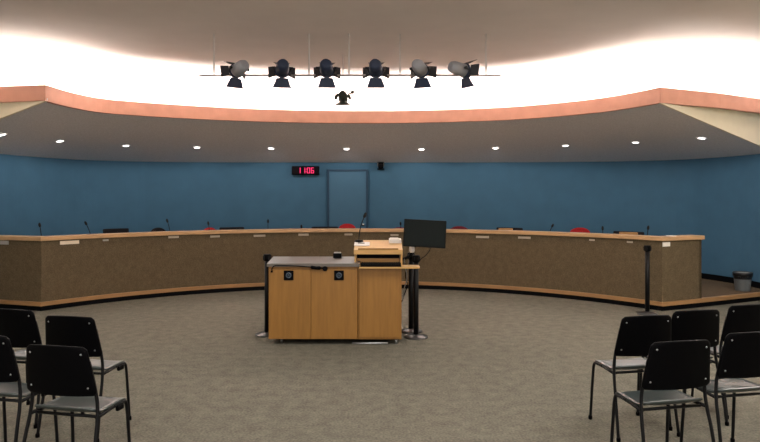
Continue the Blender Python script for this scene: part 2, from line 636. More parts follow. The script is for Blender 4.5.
# name placards under the rail
PLACARDS = [  # x centre, y centre, width px, height px, material, label
    (3.5, 242.5, 13, 4.5, 'plate_grey', 'grey name placard on the desk end cut off by the picture edge'),
    (69.5, 242.4, 12, 4.2, 'plate_bright', 'bright cream name placard, largest of those under the rail'),
    (105.5, 240.2, 4, 2.0, 'plate_grey', 'tiny grey tag under the rail beside the bright cream placard'),
    (173.5, 237.0, 8.5, 2.6, 'plate_white', 'pale name placard under the rail below the rounded black chair top'),
    (215.0, 236.4, 8.5, 2.4, 'plate_white', 'pale name placard under the red chair top furthest from the door'),
    (259.5, 235.7, 11, 2.4, 'plate_white', 'long pale name placard under the rail just behind the tall thin post'),
    (303.5, 234.6, 10, 2.6, 'plate_white', 'pale name placard under the rail below the clock'),
    (348.5, 234.4, 8, 2.2, 'plate_white', 'pale name placard under the bright red chair top by the door'),
    (394.5, 235.0, 8, 2.2, 'plate_white', 'pale name placard behind the lectern top, beside the monitor'),
    (482.5, 237.0, 12, 2.6, 'plate_white', 'pale name placard between the monitor and the nearest tan cushioned chair top'),
    (524.5, 237.6, 11, 2.6, 'plate_white', 'pale name placard under the rail near the tan cushioned chair top by the monitor'),
    (592.0, 240.0, 4, 2.0, 'plate_white', 'tiny pale tag under the rail beside the large dull red chair top'),
    (630.0, 242.0, 4, 2.0, 'plate_white', 'tiny pale tag under the rail below the black framed tan chair top'),
    (666.0, 244.3, 9, 5.0, 'paper', 'square white placard on the corner of the desk end panel'),
]


def seg_hit(x, a, c):
    k = (x - 380) / F
    d = c - a
    t = (k * a.y - a.x) / (d.x - k * d.y)
    return a + d * t


for (x, y, wp, hp, m, lab) in PLACARDS:
    if x < 42:
        p = seg_hit(x, L_RET, ARC[0])
        tdir = (ARC[0] - L_RET).normalized()
    elif x > 660:
        p = seg_hit(x, ARC[-1], R_RET)
        tdir = (R_RET - ARC[-1]).normalized()
    else:
        p = ray_arc(x, DR)
        rr = (p - DC).normalized()
        tdir = Vector((rr.y, -rr.x))
    nr = Vector((tdir.y, -tdir.x))
    z = px(x, y, p.y).z
    ww, hh = wp * p.y / F / max(abs(tdir.x), 0.6), hp * 0.85 * p.y / F
    z = min(z, 1.04 - hh / 2)
    b = BM()
    box(b, (0, 0, 0), (ww, 0.012, hh), bev=0.002)
    o = obj('name_placard', b, m, None, (p.x + nr.x * 0.006, p.y + nr.y * 0.006, z), (0, 0, math.atan2(tdir.y, tdir.x)))
    tag(o, lab, 'placard', 'placards under the desk rail')

# paper slip lying on the rail corner
p = seg_hit(673, ARC[-1], R_RET)
b = BM()
box(b, (0, 0, 0.006), (0.12, 0.09, 0.012), bev=0.002)
o = obj('paper_pad', b, 'paper', None, (p.x, p.y + 0.06, 1.105), (0, 0, R(20)))
tag(o, 'small white paper pad lying on the desk rail near its square end', 'paper')


# ------------------------------------------------------------------ desk microphones
def make_mic(name, label, loc, head, group, base='black_plastic'):
    """gooseneck from loc to head (both room points)"""
    t = thing(name, label, 'microphone', loc, 0, group)
    h = Vector(head) - Vector(loc)
    b = BM()
    lathe(b, [(0, 0), (0.055, 0), (0.055, 0.018), (0.045, 0.028), (0.012, 0.032), (0, 0.032)], 20)
    obj('base', b, base, t)
    pts = []
    for i in range(13):
        s = i / 12
        bend = s * s
        pts.append((h.x * bend, h.y * bend, 0.03 + (h.z - 0.03) * s))
    b = BM()
    tube(b, pts, 0.006, 8)
    obj('gooseneck', b, 'black_metal', t)
    d = (Vector(pts[-1]) - Vector(pts[-2])).normalized()
    b = BM()
    q = Vector(pts[-1])
    tube(b, [q - d * 0.01, q, q + d * 0.02, q + d * 0.045, q + d * 0.06], [0.008, 0.016, 0.019, 0.016, 0.007], 12)
    obj('windscreen', b, 'foam_black', t)
    return t


MICS = [  # head x, head y, base x, label
    (40, 226.5, 42, 'gooseneck microphone at the desk bend furthest from the waste bin'),
    (86.5, 224.5, 92, 'leaning gooseneck microphone rising above the bright cream placard'),
    (167.6, 222, 171, 'gooseneck microphone beside the rounded black chair top'),
    (208.5, 224.5, 210, 'gooseneck microphone above the red chair top furthest from the door'),
    (268, 222.5, 268, 'upright gooseneck microphone above the rail straight over the tall thin post'),
    (301.5, 227.8, 302, 'short gooseneck microphone on the desk below the red clock'),
    (400.6, 224.8, 401, 'gooseneck microphone on the desk half hidden by the monitor'),
    (552, 226.8, 548, 'slanting gooseneck microphone before the large dull red chair top, on its monitor side'),
    (602.7, 229.6, 603, 'gooseneck microphone between dull red and black framed tan chair tops'),
    (648, 229.2, 647, 'gooseneck microphone nearest the square desk end and the waste bin'),
]
for (hx, hy, bx, lab) in MICS:
    p = ray_arc(bx, DR + 0.36)
    q = ray_arc(hx, DR + 0.34)
    make_mic('desk_microphone', lab, (p.x, p.y, 0.87), px(hx, hy, q.y), 'gooseneck microphones on the curved desk')


# ------------------------------------------------------------------ chairs behind the desk
def council_chair(label, X, D, ztop, wtop, mback, square=False, insert=None, arms=True):
    """swivel chair facing the desk; ztop is the height of the back's top edge"""
    v = Vector((X, D)) - DC
    t = thing('council_chair', label, 'chair', (X, D, Z_P), math.atan2(v.y, v.x) - math.pi / 2, 'chairs behind the council desk')
    h = ztop - Z_P
    b = BM()
    for k in range(5):
        a = 2 * math.pi * k / 5 + 0.3
        tube(b, [(0, 0, 0.10), (0.13 * math.cos(a), 0.13 * math.sin(a), 0.085), (0.23 * math.cos(a), 0.23 * math.sin(a), 0.065)], [0.026, 0.022, 0.016], 8)
    obj('base', b, 'black_plastic', t)
    for k in range(5):
        a = 2 * math.pi * k / 5 + 0.3
        b = BM()
        tube(b, [(-0.012, 0, 0), (0.012, 0, 0)], 0.03, 14)
        obj('caster', b, 'black_plastic', t, (0.23 * math.cos(a), 0.23 * math.sin(a), 0.03), (0, 0, a))
    b = BM()
    tube(b, [(0, 0, 0.10), (0, 0, 0.42)], 0.028, 12)
    obj('post', b, 'black_metal', t)
    b = BM()
    box(b, (0, -0.03, 0.455), (0.43, 0.44, 0.08), bev=0.03)
    obj('seat', b, mback, t)
    # back: a shield shape, slightly curved, at the wall side of the seat
    b = BM()
    n, m_ = 14, 12
    zb = 0.54
    grid = []
    for j in range(m_ + 1):
        s = j / m_
        row = []
        for i in range(n + 1):
            u = i / n * 2 - 1
            if square:
                hw = wtop / 2 * (1.0 - 0.02 * s)
                zt = h
            else:
                hw = wtop / 2 * (1.0 + 0.12 * (1 - s))
                zt = h - (h - zb) * 0.14 * abs(u) ** 2.6 * s
            z = zb + (zt - zb) * s
            row.append(b.verts.new((u * hw, 0.24 - 0.05 * u * u + 0.06 * s, z)))
        grid.append(row)
    for j in range(m_):
        for i in range(n):
            f = b.faces.new((grid[j][i], grid[j][i + 1], grid[j + 1][i + 1], grid[j + 1][i]))
            f.smooth = True
    bk = obj('backrest', b, mback, t)
    md = bk.modifiers.new('thick', 'SOLIDIFY')
    md.thickness = 0.045
    md.offset = 0
    mb = bk.modifiers.new('soft', 'BEVEL')
    mb.width = 0.015
    mb.segments = 2
    if insert:
        insert, shift = insert
        b = BM()
        box(b, (wtop * shift, 0.262, zb + (h - zb) * 0.55 - 0.004), (wtop * 0.60, 0.05, (h - zb) * 0.86), bev=0.012)
        o = obj('back_cushion', b, insert, t)
        o['label'] = 'tan cushion on the chair back'
    b = BM()
    tube(b, [(0, 0.05, 0.40), (0, 0.27, 0.42), (0, 0.30, 0.56), (0, 0.30, 0.70)], 0.018, 8)
    obj('back_bracket', b, 'black_metal', t)
    for s in (-1, 1) if arms else ():
        b = BM()
        tube(b, [(s * 0.20, -0.02, 0.43), (s * 0.29, -0.02, 0.45), (s * 0.29, -0.02, 0.62)], 0.014, 8)
        box(b, (s * 0.29, -0.02, 0.635), (0.06, 0.24, 0.03), bev=0.01)
        obj('armrest', b, 'black_plastic', t)
    return t


CHAIRS = [  # x, y top, width px, material, square, insert, label
    (120, 228.5, 24, 'black_fabric', True, None, 'low square black chair top nearest the bright cream placard'),
    (161.5, 227.6, 14, 'black_fabric', False, None, 'rounded black chair top alone behind the curved desk'),
    (212, 227.6, 13, 'red_fabric', False, None, 'red chair top furthest from the door, touching a black one'),
    (233.5, 227.2, 24, 'black_fabric', True, None, 'wide flat black chair top beside the red one furthest from the door'),
    (325, 226.6, 26, 'black_fabric', True, None, 'flat black chair top below the door frame, beside bright red one'),
    (347, 223.7, 16, 'red_fabric', False, None, 'bright red chair top in front of the blue door'),
    (398, 227.4, 16, 'maroon_fabric', False, None, 'dark red chair top half hidden behind the monitor'),
    (457, 226.2, 18, 'maroon_fabric', False, None, 'dark maroon chair top just past the free edge of the monitor'),
    (506.5, 227.6, 26, 'black_fabric', True, ('tan_wood', -0.18), 'black framed chair top with tan cushion, nearest the monitor'),
    (575.5, 227.6, 19, 'red_fabric', False, None, 'large dull red rounded chair top between two microphones'),
    (623, 231.4, 30, 'black_fabric', True, ('tan_wood', 0.0), 'black framed chair top with tan cushion near the square desk end'),
]
for i, (x, y, wpx, m, sq, ins, lab) in enumerate(CHAIRS):
    rr = DR + {2: 0.86, 3: 1.18, 4: 1.18, 5: 0.86}.get(i, 0.96)
    p = ray_arc(x, rr)
    out = (p - DC).normalized()
    pb = p + out * 0.29
    council_chair(lab, p.x, p.y, px(x, y, pb.y).z, wpx * pb.y / F * 1.02, m, sq, ins, i not in (2, 3, 4, 5))


# ------------------------------------------------------------------ wall clock, wall camera, waste bin
D = 12.86
c0, c1 = px(292.3, 175, D), px(319.3, 166.2, D)
W, H = c1.x - c0.x, c1.z - c0.z
clock = thing('wall_clock', 'black digital wall clock with red numerals beside the blue door', 'clock', ((c0.x + c1.x) / 2, D + 0.02, (c0.z + c1.z) / 2))
b = BM()
box(b, (0, -0.05, 0), (W, 0.10, H), bev=0.01)
obj('case', b, 'black_plastic', clock)
b = BM()
box(b, (0, -0.102, 0), (W * 0.93, 0.008, H * 0.80), bev=0.002)
face = obj('face', b, 'clock_face', clock)
SEG = {'0': 'abcdef', '1': 'bc', '6': 'afgedc', '8': 'abcdefg'}
dw, dh, th = 0.052, 0.108, 0.014


def digit(ch, cx):
    b = BM()
    for s in SEG[ch]:
        if s in 'agd':
            z = {'a': dh / 2, 'g': 0, 'd': -dh / 2}[s]
            box(b, (cx, 0, z), (dw, 0.006, th))
        else:
            xx = cx + (dw / 2 if s in 'bc' else -dw / 2)
            z = dh / 4 if s in 'bf' else -dh / 4
            box(b, (xx, 0, z), (th, 0.006, dh / 2 + th * 0.8))
    o = obj('digit', b, 'led_red', clock, (0, -0.108, 0))


for ch, cx in (('1', -0.135), ('1', -0.035), ('0', 0.068), ('6', 0.152)):
    digit(ch, cx)
b = BM()
for z in (-0.028, 0.028):
    box(b, (0.018, -0.108, z), (0.014, 0.006, 0.014))
obj('colon', b, 'led_red', clock)

cc = thing('wall_camera', 'small black camera on a grey bracket high on the blue wall', 'camera', (px(380.8, 0, D).x, D + 0.03, px(0, 165, D).z))
b = BM()
box(b, (0, -0.02, 0.03), (0.15, 0.04, 0.13), bev=0.008)
obj('bracket', b, 'bracket_grey', cc)
b = BM()
box(b, (0, -0.10, -0.01), (0.11, 0.13, 0.13), bev=0.015)
obj('body', b, 'black_plastic', cc)
b = BM()
tube(b, [(0, -0.15, -0.015), (0, -0.20, -0.03)], 0.035, 14)
obj('lens', b, 'black_metal', cc)
b = BM()
box(b, (0, -0.05, -0.09), (0.15, 0.10, 0.025), bev=0.006)
obj('shelf', b, 'black_plastic', cc)

bx, by = 6.08, 10.06
bn = thing('waste_bin', 'grey tapered waste bin with black liner on the dais floor by the wall', 'bin', (bx, by, Z_P))
b = BM()
lathe(b, [(0, 0.006), (0.100, 0.006), (0.104, 0.0), (0.112, 0.01), (0.138, 0.285), (0.142, 0.29), (0.142, 0.30), (0.134, 0.30), (0.108, 0.02), (0, 0.015)], 32)
obj('body', b, 'bin_grey', bn)
b = BM()
prof = [(0.132, 0.20), (0.137, 0.308), (0.146, 0.312), (0.149, 0.29), (0.146, 0.245), (0.143, 0.245), (0.145, 0.29)]
lathe(b, prof, 36)
for v in b.verts:
    a = math.atan2(v.co.y, v.co.x)
    if v.co.z < 0.26 and math.hypot(v.co.x, v.co.y) > 0.14:
        v.co.z += 0.008 * math.sin(a * 7)
obj('liner', b, 'bin_bag', bn)

# ------------------------------------------------------------------ downlights in the soffit
DL = [(-2, 134.5, 'recessed downlight cut by the picture edge below the dim cream bulkhead'),
      (60, 141, 'second recessed downlight from the dim cream bulkhead'),
      (126, 145.6, 'third recessed downlight from the dim cream bulkhead'),
      (197, 147.3, 'fourth recessed downlight from the dim cream bulkhead, towards the clock'),
      (271, 148.3, 'recessed downlight before the clock, on its side away from the door'),
      (346.5, 148.8, 'recessed downlight straight above the blue door'),
      (421.5, 149.2, 'fifth recessed downlight counted from the waste bin end of the soffit'),
      (495.5, 147.9, 'fourth recessed downlight counted from the waste bin end of the soffit'),
      (565.5, 145.5, 'third recessed downlight counted from the waste bin end of the soffit'),
      (635.5, 142.3, 'second recessed downlight counted from the waste bin end of the soffit'),
      (701.5, 138.1, 'recessed downlight nearest the bright cream bulkhead, above the waste bin end')]


def soffit_hit(x, y):
    """meet the sight line with the soffit surface"""
    best = None
    dirv = Vector(((x - 380) / F, 1, -(y - HORIZON) / F))
    o = Vector((0, 0, CAM_H))
    for i in range(72):
        A = Vector((front_line[i].x, front_line[i].y, Z_FB))
        B = Vector((front_line[i + 1].x, front_line[i + 1].y, Z_FB))
        Cc = Vector((top_line[i + 1].x, top_line[i + 1].y, Z_WT))
        Dd = Vector((top_line[i].x, top_line[i].y, Z_WT))
        for T in ((A, B, Cc), (A, Cc, Dd)):
            n = (T[1] - T[0]).cross(T[2] - T[0])
            if abs(n.dot(dirv)) < 1e-9:
                continue
            t = n.dot(T[0] - o) / n.dot(dirv)
            p = o + dirv * t
            ok = all((T[(k + 1) % 3] - T[k]).cross(p - T[k]).dot(n) >= -1e-6 for k in range(3))
            if ok and t > 0:
                n.normalize()
                if n.z > 0:
                    n = -n
                return p, n
    return None


proto = None
for (x, y, lab) in DL:
    hit = soffit_hit(max(x, 2) if x < 0 else x, y)
    if not hit:
        print('no soffit at', x, y)
        continue
    p, n = hit
    q = Vector((0, 0, -1)).rotation_difference(n)
    if proto is None:
        t = thing('downlight', lab, 'downlight', p, 0, 'downlights in the grey soffit')
        b = BM()
        lathe(b, [(0.056, 0.0), (0.056, -0.006), (0.074, -0.008), (0.078, -0.002), (0.078, 0.0)], 28)
        obj('trim_ring', b, 'white_plastic', t)
        b = BM()
        lathe(b, [(0, -0.004), (0.058, -0.004), (0.058, 0.002), (0, 0.002)], 28)
        obj('lens', b, 'glow_white', t)
        proto = t
    else:
        t = dup(proto, p, 0, lab)
    t.rotation_euler = q.to_euler()
    t.location = p + n * 0.002
    ld = bpy.data.lights.new('downlight_lamp', 'SPOT')
    ld.energy = DOWN_W
    ld.color = (1.0, 0.95, 0.90)
    ld.spot_size = R(173)
    ld.spot_blend = 0.25
    ld.shadow_soft_size = 0.05
    lo = bpy.data.objects.new('downlight_lamp', ld)
    C.objects.link(lo)
    lo.location = p + Vector((0, 0, -0.03))

# ------------------------------------------------------------------ stage lights on a pipe
PD = 7.5
pz = px(0, 75.3, PD).z
rig = thing('lighting_pipe', 'thin grey pipe hung from the ceiling carrying the stage lights', 'pipe', (px(349, 0, PD).x, PD, pz))
b = BM()
tube(b, [(px(199, 0, PD).x - rig.location.x, 0, 0), (px(501, 0, PD).x - rig.location.x, 0, 0)], 0.013, 12)
obj('crossbar', b, 'pipe_grey', rig)
for x in (214, 309, 349, 400, 486):
    b = BM()
    tube(b, [(px(x, 0, PD).x - rig.location.x, 0, 0), (px(x, 0, PD).x - rig.location.x, 0, Z_C - pz)], 0.011, 10)
    o = obj('drop_rod', b, 'white_plastic', rig)


def flap(bm, w0, w1, length, thick=0.004):
    A = [(-w0 / 2, 0), (w0 / 2, 0), (w1 / 2, length), (-w1 / 2, length)]
    lo = [bm.verts.new((p[0], -thick / 2, -p[1])) for p in A]
    hi = [bm.verts.new((p[0], thick / 2, -p[1])) for p in A]
    bm.faces.new(lo)
    bm.faces.new(list(reversed(hi)))
    for i in range(4):
        bm.faces.new((lo[i], lo[(i + 1) % 4], hi[(i + 1) % 4], hi[i]))


def stage_light(label, loc, yaw, pitch, s=1.0, body='lamp_body', drop=0.16, group='stage lights on the ceiling pipe'):
    """can pointing along +Y before yaw/pitch; loc is the pipe point it hangs from"""
    t = thing('stage_light', label, 'stage light', loc, yaw, group)
    b = BM()
    box(b, (0, 0, 0.0), (0.05 * s, 0.05, 0.055), bev=0.008)
    obj('clamp', b, 'lamp_black', t)
    b = BM()
    r = 0.105 * s
    fw = -0.15 * s
    tube(b, [(-r, fw, -drop), (-r, fw * 0.6, -drop * 0.8), (-r * 0.8, -0.02, 0), (0, -0.02, 0), (r * 0.8, -0.02, 0), (r, fw * 0.6, -drop * 0.8), (r, fw, -drop)], 0.010 * s, 8)
    obj('yoke', b, 'lamp_black', t)
    rot = Matrix.Translation((0, fw, -drop)) @ Matrix.Rotation(pitch, 4, 'X')

    def ob(name, bm, m, parent=t):
        bmesh.ops.transform(bm, matrix=rot, verts=bm.verts)
        return obj(name, bm, m, parent)
    b = BM()
    tube(b, [(0, -0.16 * s, 0), (0, -0.15 * s, 0), (0, -0.10 * s, 0), (0, 0.10 * s, 0)], [0.045 * s, 0.065 * s, 0.082 * s, 0.088 * s], 20)
    can = ob('can', b, body)
    b = BM()
    tube(b, [(0, 0.075 * s, 0), (0, 0.105 * s, 0)], 0.098 * s, 20)
    ob('gel_frame', b, 'lamp_navy')
    b = BM()
    tube(b, [(0, 0.106 * s, 0), (0, 0.110 * s, 0)], 0.080 * s, 20)
    ob('lens', b, 'screen')
    for (ry, w0, w1, L, tilt) in ((0, 0.15, 0.25, 0.13, 62), (180, 0.15, 0.22, 0.11, 35), (90, 0.13, 0.16, 0.11, 50), (-90, 0.13, 0.16, 0.11, 50)):
        b = BM()
        flap(b, w0 * s, w1 * s, L * s)
        M = Matrix.Rotation(R(ry), 4, 'Y') @ Matrix.Translation((0, 0.108 * s, -0.092 * s)) @ Matrix.Rotation(R(90 - tilt), 4, 'X')
        bmesh.ops.transform(b, matrix=M, verts=b.verts)
        ob('barn_door', b, 'lamp_black' if ry else 'lamp_navy')
    for sx in (-1, 1):
        b = BM()
        tube(b, [(sx * r, fw, -drop), (sx * (r + 0.03 * s), fw, -drop)], 0.018 * s, 10)
        obj('knob', b, 'lamp_black', t)
    return t


SPOTS = [(234, 40, -10, 'grey stage light at the pipe end away from the waste bin', 'lamp_body'),
         (282, 12, -10, 'navy stage light, second from the pipe end away from the waste bin', 'lamp_navy'),
         (327, 2, -10, 'navy stage light, third from the pipe end away from the waste bin', 'lamp_navy'),
         (376, -2, -10, 'navy stage light, third from the pale one at the pipe end', 'lamp_navy'),
         (423, -20, -10, 'grey stage light straight above the dark monitor', 'lamp_body'),
         (468, -55, -6, 'pale stage light at the waste bin side end of the pipe', 'lamp_body')]
for (x, yaw, pitch, lab, m) in SPOTS:
    stage_light(lab, (px(x, 0, PD).x, PD, pz), R(yaw), R(pitch), 0.95, m, -0.06)

# the small lamp hanging lower, further in
HD = 8.6
q = px(344, 96, HD)
t = thing('hanging_lamp', 'small dark lamp hanging alone on a thin pale rod below the stage lights', 'lamp', (px(343, 0, HD).x, HD, Z_C))
dz = q.z - Z_C
b = BM()
tube(b, [(0, 0, 0), (0, 0, dz + 0.06)], 0.007, 8)
obj('rod', b, 'white_plastic', t)
b = BM()
tube(b, [(0, -0.08, dz), (0, -0.06, dz + 0.01), (0, 0.0, dz), (0, 0.08, dz - 0.04)], [0.03, 0.058, 0.066, 0.07], 16)
obj('body', b, 'lamp_green', t)
b = BM()
tube(b, [(0, 0, dz - 0.05), (0, 0.01, dz - 0.08), (0, 0.02, dz - 0.12)], [0.030, 0.045, 0.125], 16)
obj('shade', b, 'lamp_green', t)
b = BM()
tube(b, [(-0.06, 0, dz + 0.03), (-0.10, 0, dz - 0.01), (-0.105, 0, dz - 0.05)], [0.02, 0.028, 0.02], 10)
obj('side_bracket', b, 'lamp_green', t)
b = BM()
tube(b, [(0.05, 0, dz + 0.0), (0.095, 0, dz - 0.005), (0.10, 0, dz - 0.045)], [0.02, 0.026, 0.02], 10)
obj('side_bracket', b, 'lamp_green', t)
b = BM()
tube(b, [(0.07, 0, dz + 0.02), (0.125, 0, dz + 0.05)], 0.011, 8)
lathe(b, [(0, -0.028), (0.02, -0.02), (0.028, 0), (0.02, 0.02), (0, 0.028)], 14, (0.135, 0, dz + 0.055))
obj('knob', b, 'lamp_green', t)

# ------------------------------------------------------------------ podium
PF = 6.90                       # distance of its front
PX0, PX1 = -1.285, 0.248
PDIV = -0.255
ZB = 0.06
pod = thing('podium', 'wide honey wood rolling podium with grey counter and raised lectern', 'podium', ((PX0 + PX1) / 2, PF, 0))
ox, oy = pod.location.x, pod.location.y


def pobj(name, bm, m, parent=pod):
    o = obj(name, bm, m, parent)
    if parent is pod:
        o.location = (-ox, -oy, 0)
    return o


b = BM()
box(b, ((PX0 + PDIV) / 2, PF + 0.385, (ZB + 0.90) / 2), (PDIV - PX0, 0.73, 0.90 - ZB), bev=0.004)
pobj('cabinet', b, 'podium_wood')
b = BM()
box(b, ((PDIV + PX1) / 2 + 0.002, PF + 0.385, (ZB + 0.885) / 2), (PX1 - PDIV - 0.004, 0.75, 0.885 - ZB), bev=0.004)
pobj('lectern_cabinet', b, 'podium_wood')
# two doors, each with a square black pull
xm = px(311, 0, PF).x
for (xa, xb, pull) in ((PX0 + 0.006, xm - 0.002, 288.7), (xm + 0.002, PDIV - 0.006, 339.0)):
    b = BM()
    box(b, ((xa + xb) / 2, PF + 0.012, (ZB + 0.006 + 0.865) / 2), (xb - xa, 0.022, 0.865 - ZB - 0.006), bev=0.003)
    d = pobj('door', b, 'podium_wood')
    c = px(pull, 275.3, PF)
    b = BM()
    box(b, (c.x, PF - 0.004, c.z), (0.112, 0.012, 0.112), bev=0.005)
    pl = obj('pull_plate', b, 'black_plastic', d)
    b = BM()
    prof = [(0.018, 0.0), (0.022, 0.004), (0.030, 0.004), (0.034, 0.0)]
    lathe(b, prof, 24)
    lathe(b, [(0, 0.001), (0.012, 0.001), (0.012, 0.0), (0, 0)], 16)
    bmesh.ops.transform(b, matrix=Matrix.Translation((c.x, PF - 0.010, c.z)) @ Matrix.Rotation(R(90), 4, 'X'), verts=b.verts)
    obj('pull_ring', b, 'ring_grey', d)
b = BM()
box(b, ((PDIV + PX1) / 2 - 0.004, PF + 0.004, (0.085 + 0.875) / 2), (PX1 - PDIV - 0.05, 0.018, 0.875 - 0.085), bev=0.003)
pobj('door', b, 'podium_wood')
# counter, flared towards the rear
b = BM()
prism(b, [(PX0 - 0.015, PF - 0.015), (PDIV + 0.02, PF - 0.015), (PDIV + 0.02, PF + 0.36), (PX1, PF + 0.36), (PX1, PF + 0.80), (PX0 - 0.085, PF + 0.80)], 0.90, 0.936)
pobj('counter', b, 'counter')
# casters
for (x, y) in ((PX0 + 0.14, PF + 0.10), (PX1 - 0.06, PF + 0.06), (PX0 + 0.14, PF + 0.66), (PX1 - 0.06, PF + 0.66)):
    b = BM()
    tube(b, [(x - 0.012, y, 0.028), (x + 0.012, y, 0.028)], 0.028, 16)
    box(b, (x, y + 0.004, 0.05), (0.034, 0.03, 0.024), bev=0.003)
    pobj('caster', b, 'steel')
b = BM()
box(b, ((PX0 + PX1) / 2, PF + 0.40, 0.045), (PX1 - PX0 - 0.36, 0.45, 0.03), bev=0.004)
pobj('plinth', b, 'black_base')
# lectern box: sloped reading top on two side panels, open towards the reader
LX0, LX1 = px(353.8, 0, 7.0).x, px(402.6, 0, 7.0).x
zf, zbk = 1.083, 1.165
yf, ybk = PF + 0.10, PF + 0.56
b = BM()
side_prism(b, [(yf, zf - 0.052), (yf, zf), (ybk, zbk), (ybk, zf - 0.052)], LX0, LX1)
pobj('reading_top', b, 'lectern_wood')
b = BM()
box(b, ((LX0 + LX1) / 2, yf + 0.008, zf + 0.008), (LX1 - LX0 - 0.10, 0.016, 0.022), bev=0.003)
pobj('book_ledge', b, 'podium_wood')
for (x, zz) in ((LX0 + 0.016, 0.936), (LX1 - 0.012, 0.885)):
    b = BM()
    box(b, (x, (yf + ybk) / 2 + 0.02, (zz + zf - 0.052) / 2), (0.022, ybk - yf - 0.05, zf - 0.052 - zz), bev=0.002)
    pobj('side_panel', b, 'lectern_wood')
b = BM()
box(b, ((LX0 + LX1) / 2, yf + 0.20, 0.999), (LX1 - LX0 - 0.06, 0.02, 0.064), bev=0.002)
pobj('shade_panel', b, 'black_base')  # black panel standing in for the shade inside the lectern opening
b = BM()
box(b, ((LX0 + LX1) / 2, yf + 0.19, 0.936), (LX1 - LX0 - 0.06, 0.03, 0.060), bev=0.002)
pobj('shelf_edge', b, 'lectern_wood')
# keyboard tray reaching out past the side
TX0, TX1 = px(359, 0, 6.83).x, px(420, 0, 6.83).x
b = BM()
prism(b, [(TX0, PF - 0.08), (TX1 - 0.03, PF - 0.08), (TX1, PF - 0.05), (TX1, PF + 0.12), (PX1 + 0.002, PF + 0.14), (PX1 + 0.002, PF + 0.30), (TX0, PF + 0.30)], 0.886, 0.905)
pobj('keyboard_tray', b, 'lectern_wood')

# keyboard with rows of keys
KX0, KX1 = px(360.5, 0, 6.9).x, px(401, 0, 6.9).x
kb = thing('keyboard', 'black computer keyboard on the pull-out tray below the lectern', 'keyboard', ((KX0 + KX1) / 2, PF - 0.005, 0.905), 0)
KW = KX1 - KX0
b = BM()
side_prism(b, [(-0.07, 0.0), (-0.07, 0.014), (0.085, 0.032), (0.085, 0.0)], -KW / 2, KW / 2)
obj('case', b, 'black_plastic', kb)
b = BM()
for r_ in range(5):
    y = -0.052 + r_ * 0.028
    for k in range(17):
        x = -KW / 2 + 0.022 + k * (KW - 0.044) / 16
        box(b, (x, y, 0.021 + (y + 0.07) * 0.116), (0.020, 0.021, 0.010))
obj('keys', b, 'bezel', kb)

# lectern microphone, card, white box, small dark box on the counter
m0 = px(359, 242, 7.36)


def slope_z(y):
    return zf + (zbk - zf) * (y - yf) / (ybk - yf)


make_mic('lectern_microphone', 'tall black gooseneck microphone standing on the lectern corner', (m0.x, 7.36, slope_z(7.36) - 0.003), px(364.2, 217, 7.36), None)
b = BM()
box(b, (0, 0, 0.004), (0.185, 0.16, 0.008), bev=0.002)
cd = obj('control_plate', b, 'white_plastic', None, (px(362.0, 0, 7.25).x, 7.25, slope_z(7.25) + 0.001), (math.atan2(zbk - zf, ybk - yf), 0, 0))
tag(cd, 'white control plate with a dark slot at the lectern microphone foot', 'control plate')
b = BM()
box(b, (-0.01, 0.02, 0.010), (0.08, 0.022, 0.005), bev=0.001)
obj('slot', b, 'black_plastic', cd)
wb = thing('white_box', 'small white box at the rear corner of the lectern near the monitor', 'box', (px(395, 0, 7.36).x, 7.36, slope_z(7.36) - 0.004))
b = BM()
box(b, (0, 0, 0.018), (0.150, 0.12, 0.05), rot=(R(6), 0, 0), bev=0.006)
obj('body', b, 'white_plastic', wb)
b = BM()
box(b, (-0.01, 0, 0.047), (0.11, 0.08, 0.014), rot=(R(6), 0, 0), bev=0.006)
obj('lid', b, 'paper', wb)
b = BM()
box(b, (0.0, -0.052, 0.014), (0.10, 0.006, 0.012))
obj('slot', b, 'plate_grey', wb)
sb = thing('small_box', 'small dark box with pale lid edge standing on the grey counter', 'box', (px(337.5, 0, 7.5).x, 7.5, 0.936))
b = BM()
box(b, (0, 0, 0.033), (0.105, 0.08, 0.062), bev=0.01)
obj('body', b, 'black_plastic', sb)
b = BM()
box(b, (0, 0, 0.069), (0.085, 0.065, 0.012), bev=0.004)
obj('lid', b, 'plate_grey', sb)

# cable and handset strung under the counter lip
y0 = PF - 0.018


def P3(x, y, d=y0):
    p = px(x, y, d)
    return (p.x, d, p.z)


ct = thing('handset_cable', 'black cable with handset strung under the podium counter lip', 'cable', P3(300, 267))
c0_ = Vector(ct.location)


def rel(pts):
    return [Vector(p) - c0_ for p in pts]


b = BM()
tube(b, rel([P3(272, 271.5), P3(271.7, 269), P3(273.5, 266.2), P3(276, 265.4), P3(285, 265.6), P3(297, 266), P3(307, 266.8), P3(312, 267.4)]), 0.006, 8)
obj('cord', b, 'black_plastic', ct)
b = BM()
tube(b, rel([P3(310.5, 266.8), P3(312, 267.4), P3(316, 268), P3(319.5, 268), P3(321, 267.8)]), [0.012, 0.021, 0.018, 0.021, 0.010], 12)
obj('handset', b, 'black_plastic', ct)
b = BM()
tube(b, rel([P3(320, 267.8), P3(323.5, 268.5), P3(325, 268.7)]), 0.008, 8)
tube(b, rel([P3(325, 268.7, y0 + 0.014), P3(325.01, 268.7, y0 + 0.0), P3(325.02, 268.7, y0 - 0.012)]), [0.026, 0.030, 0.024], 16)
obj('plug', b, 'black_plastic', ct)
b = BM()
tube(b, rel([P3(271.6, 270.6), P3(271.8, 272.4)]), 0.012, 10)
obj('jack', b, 'black_plastic', ct)

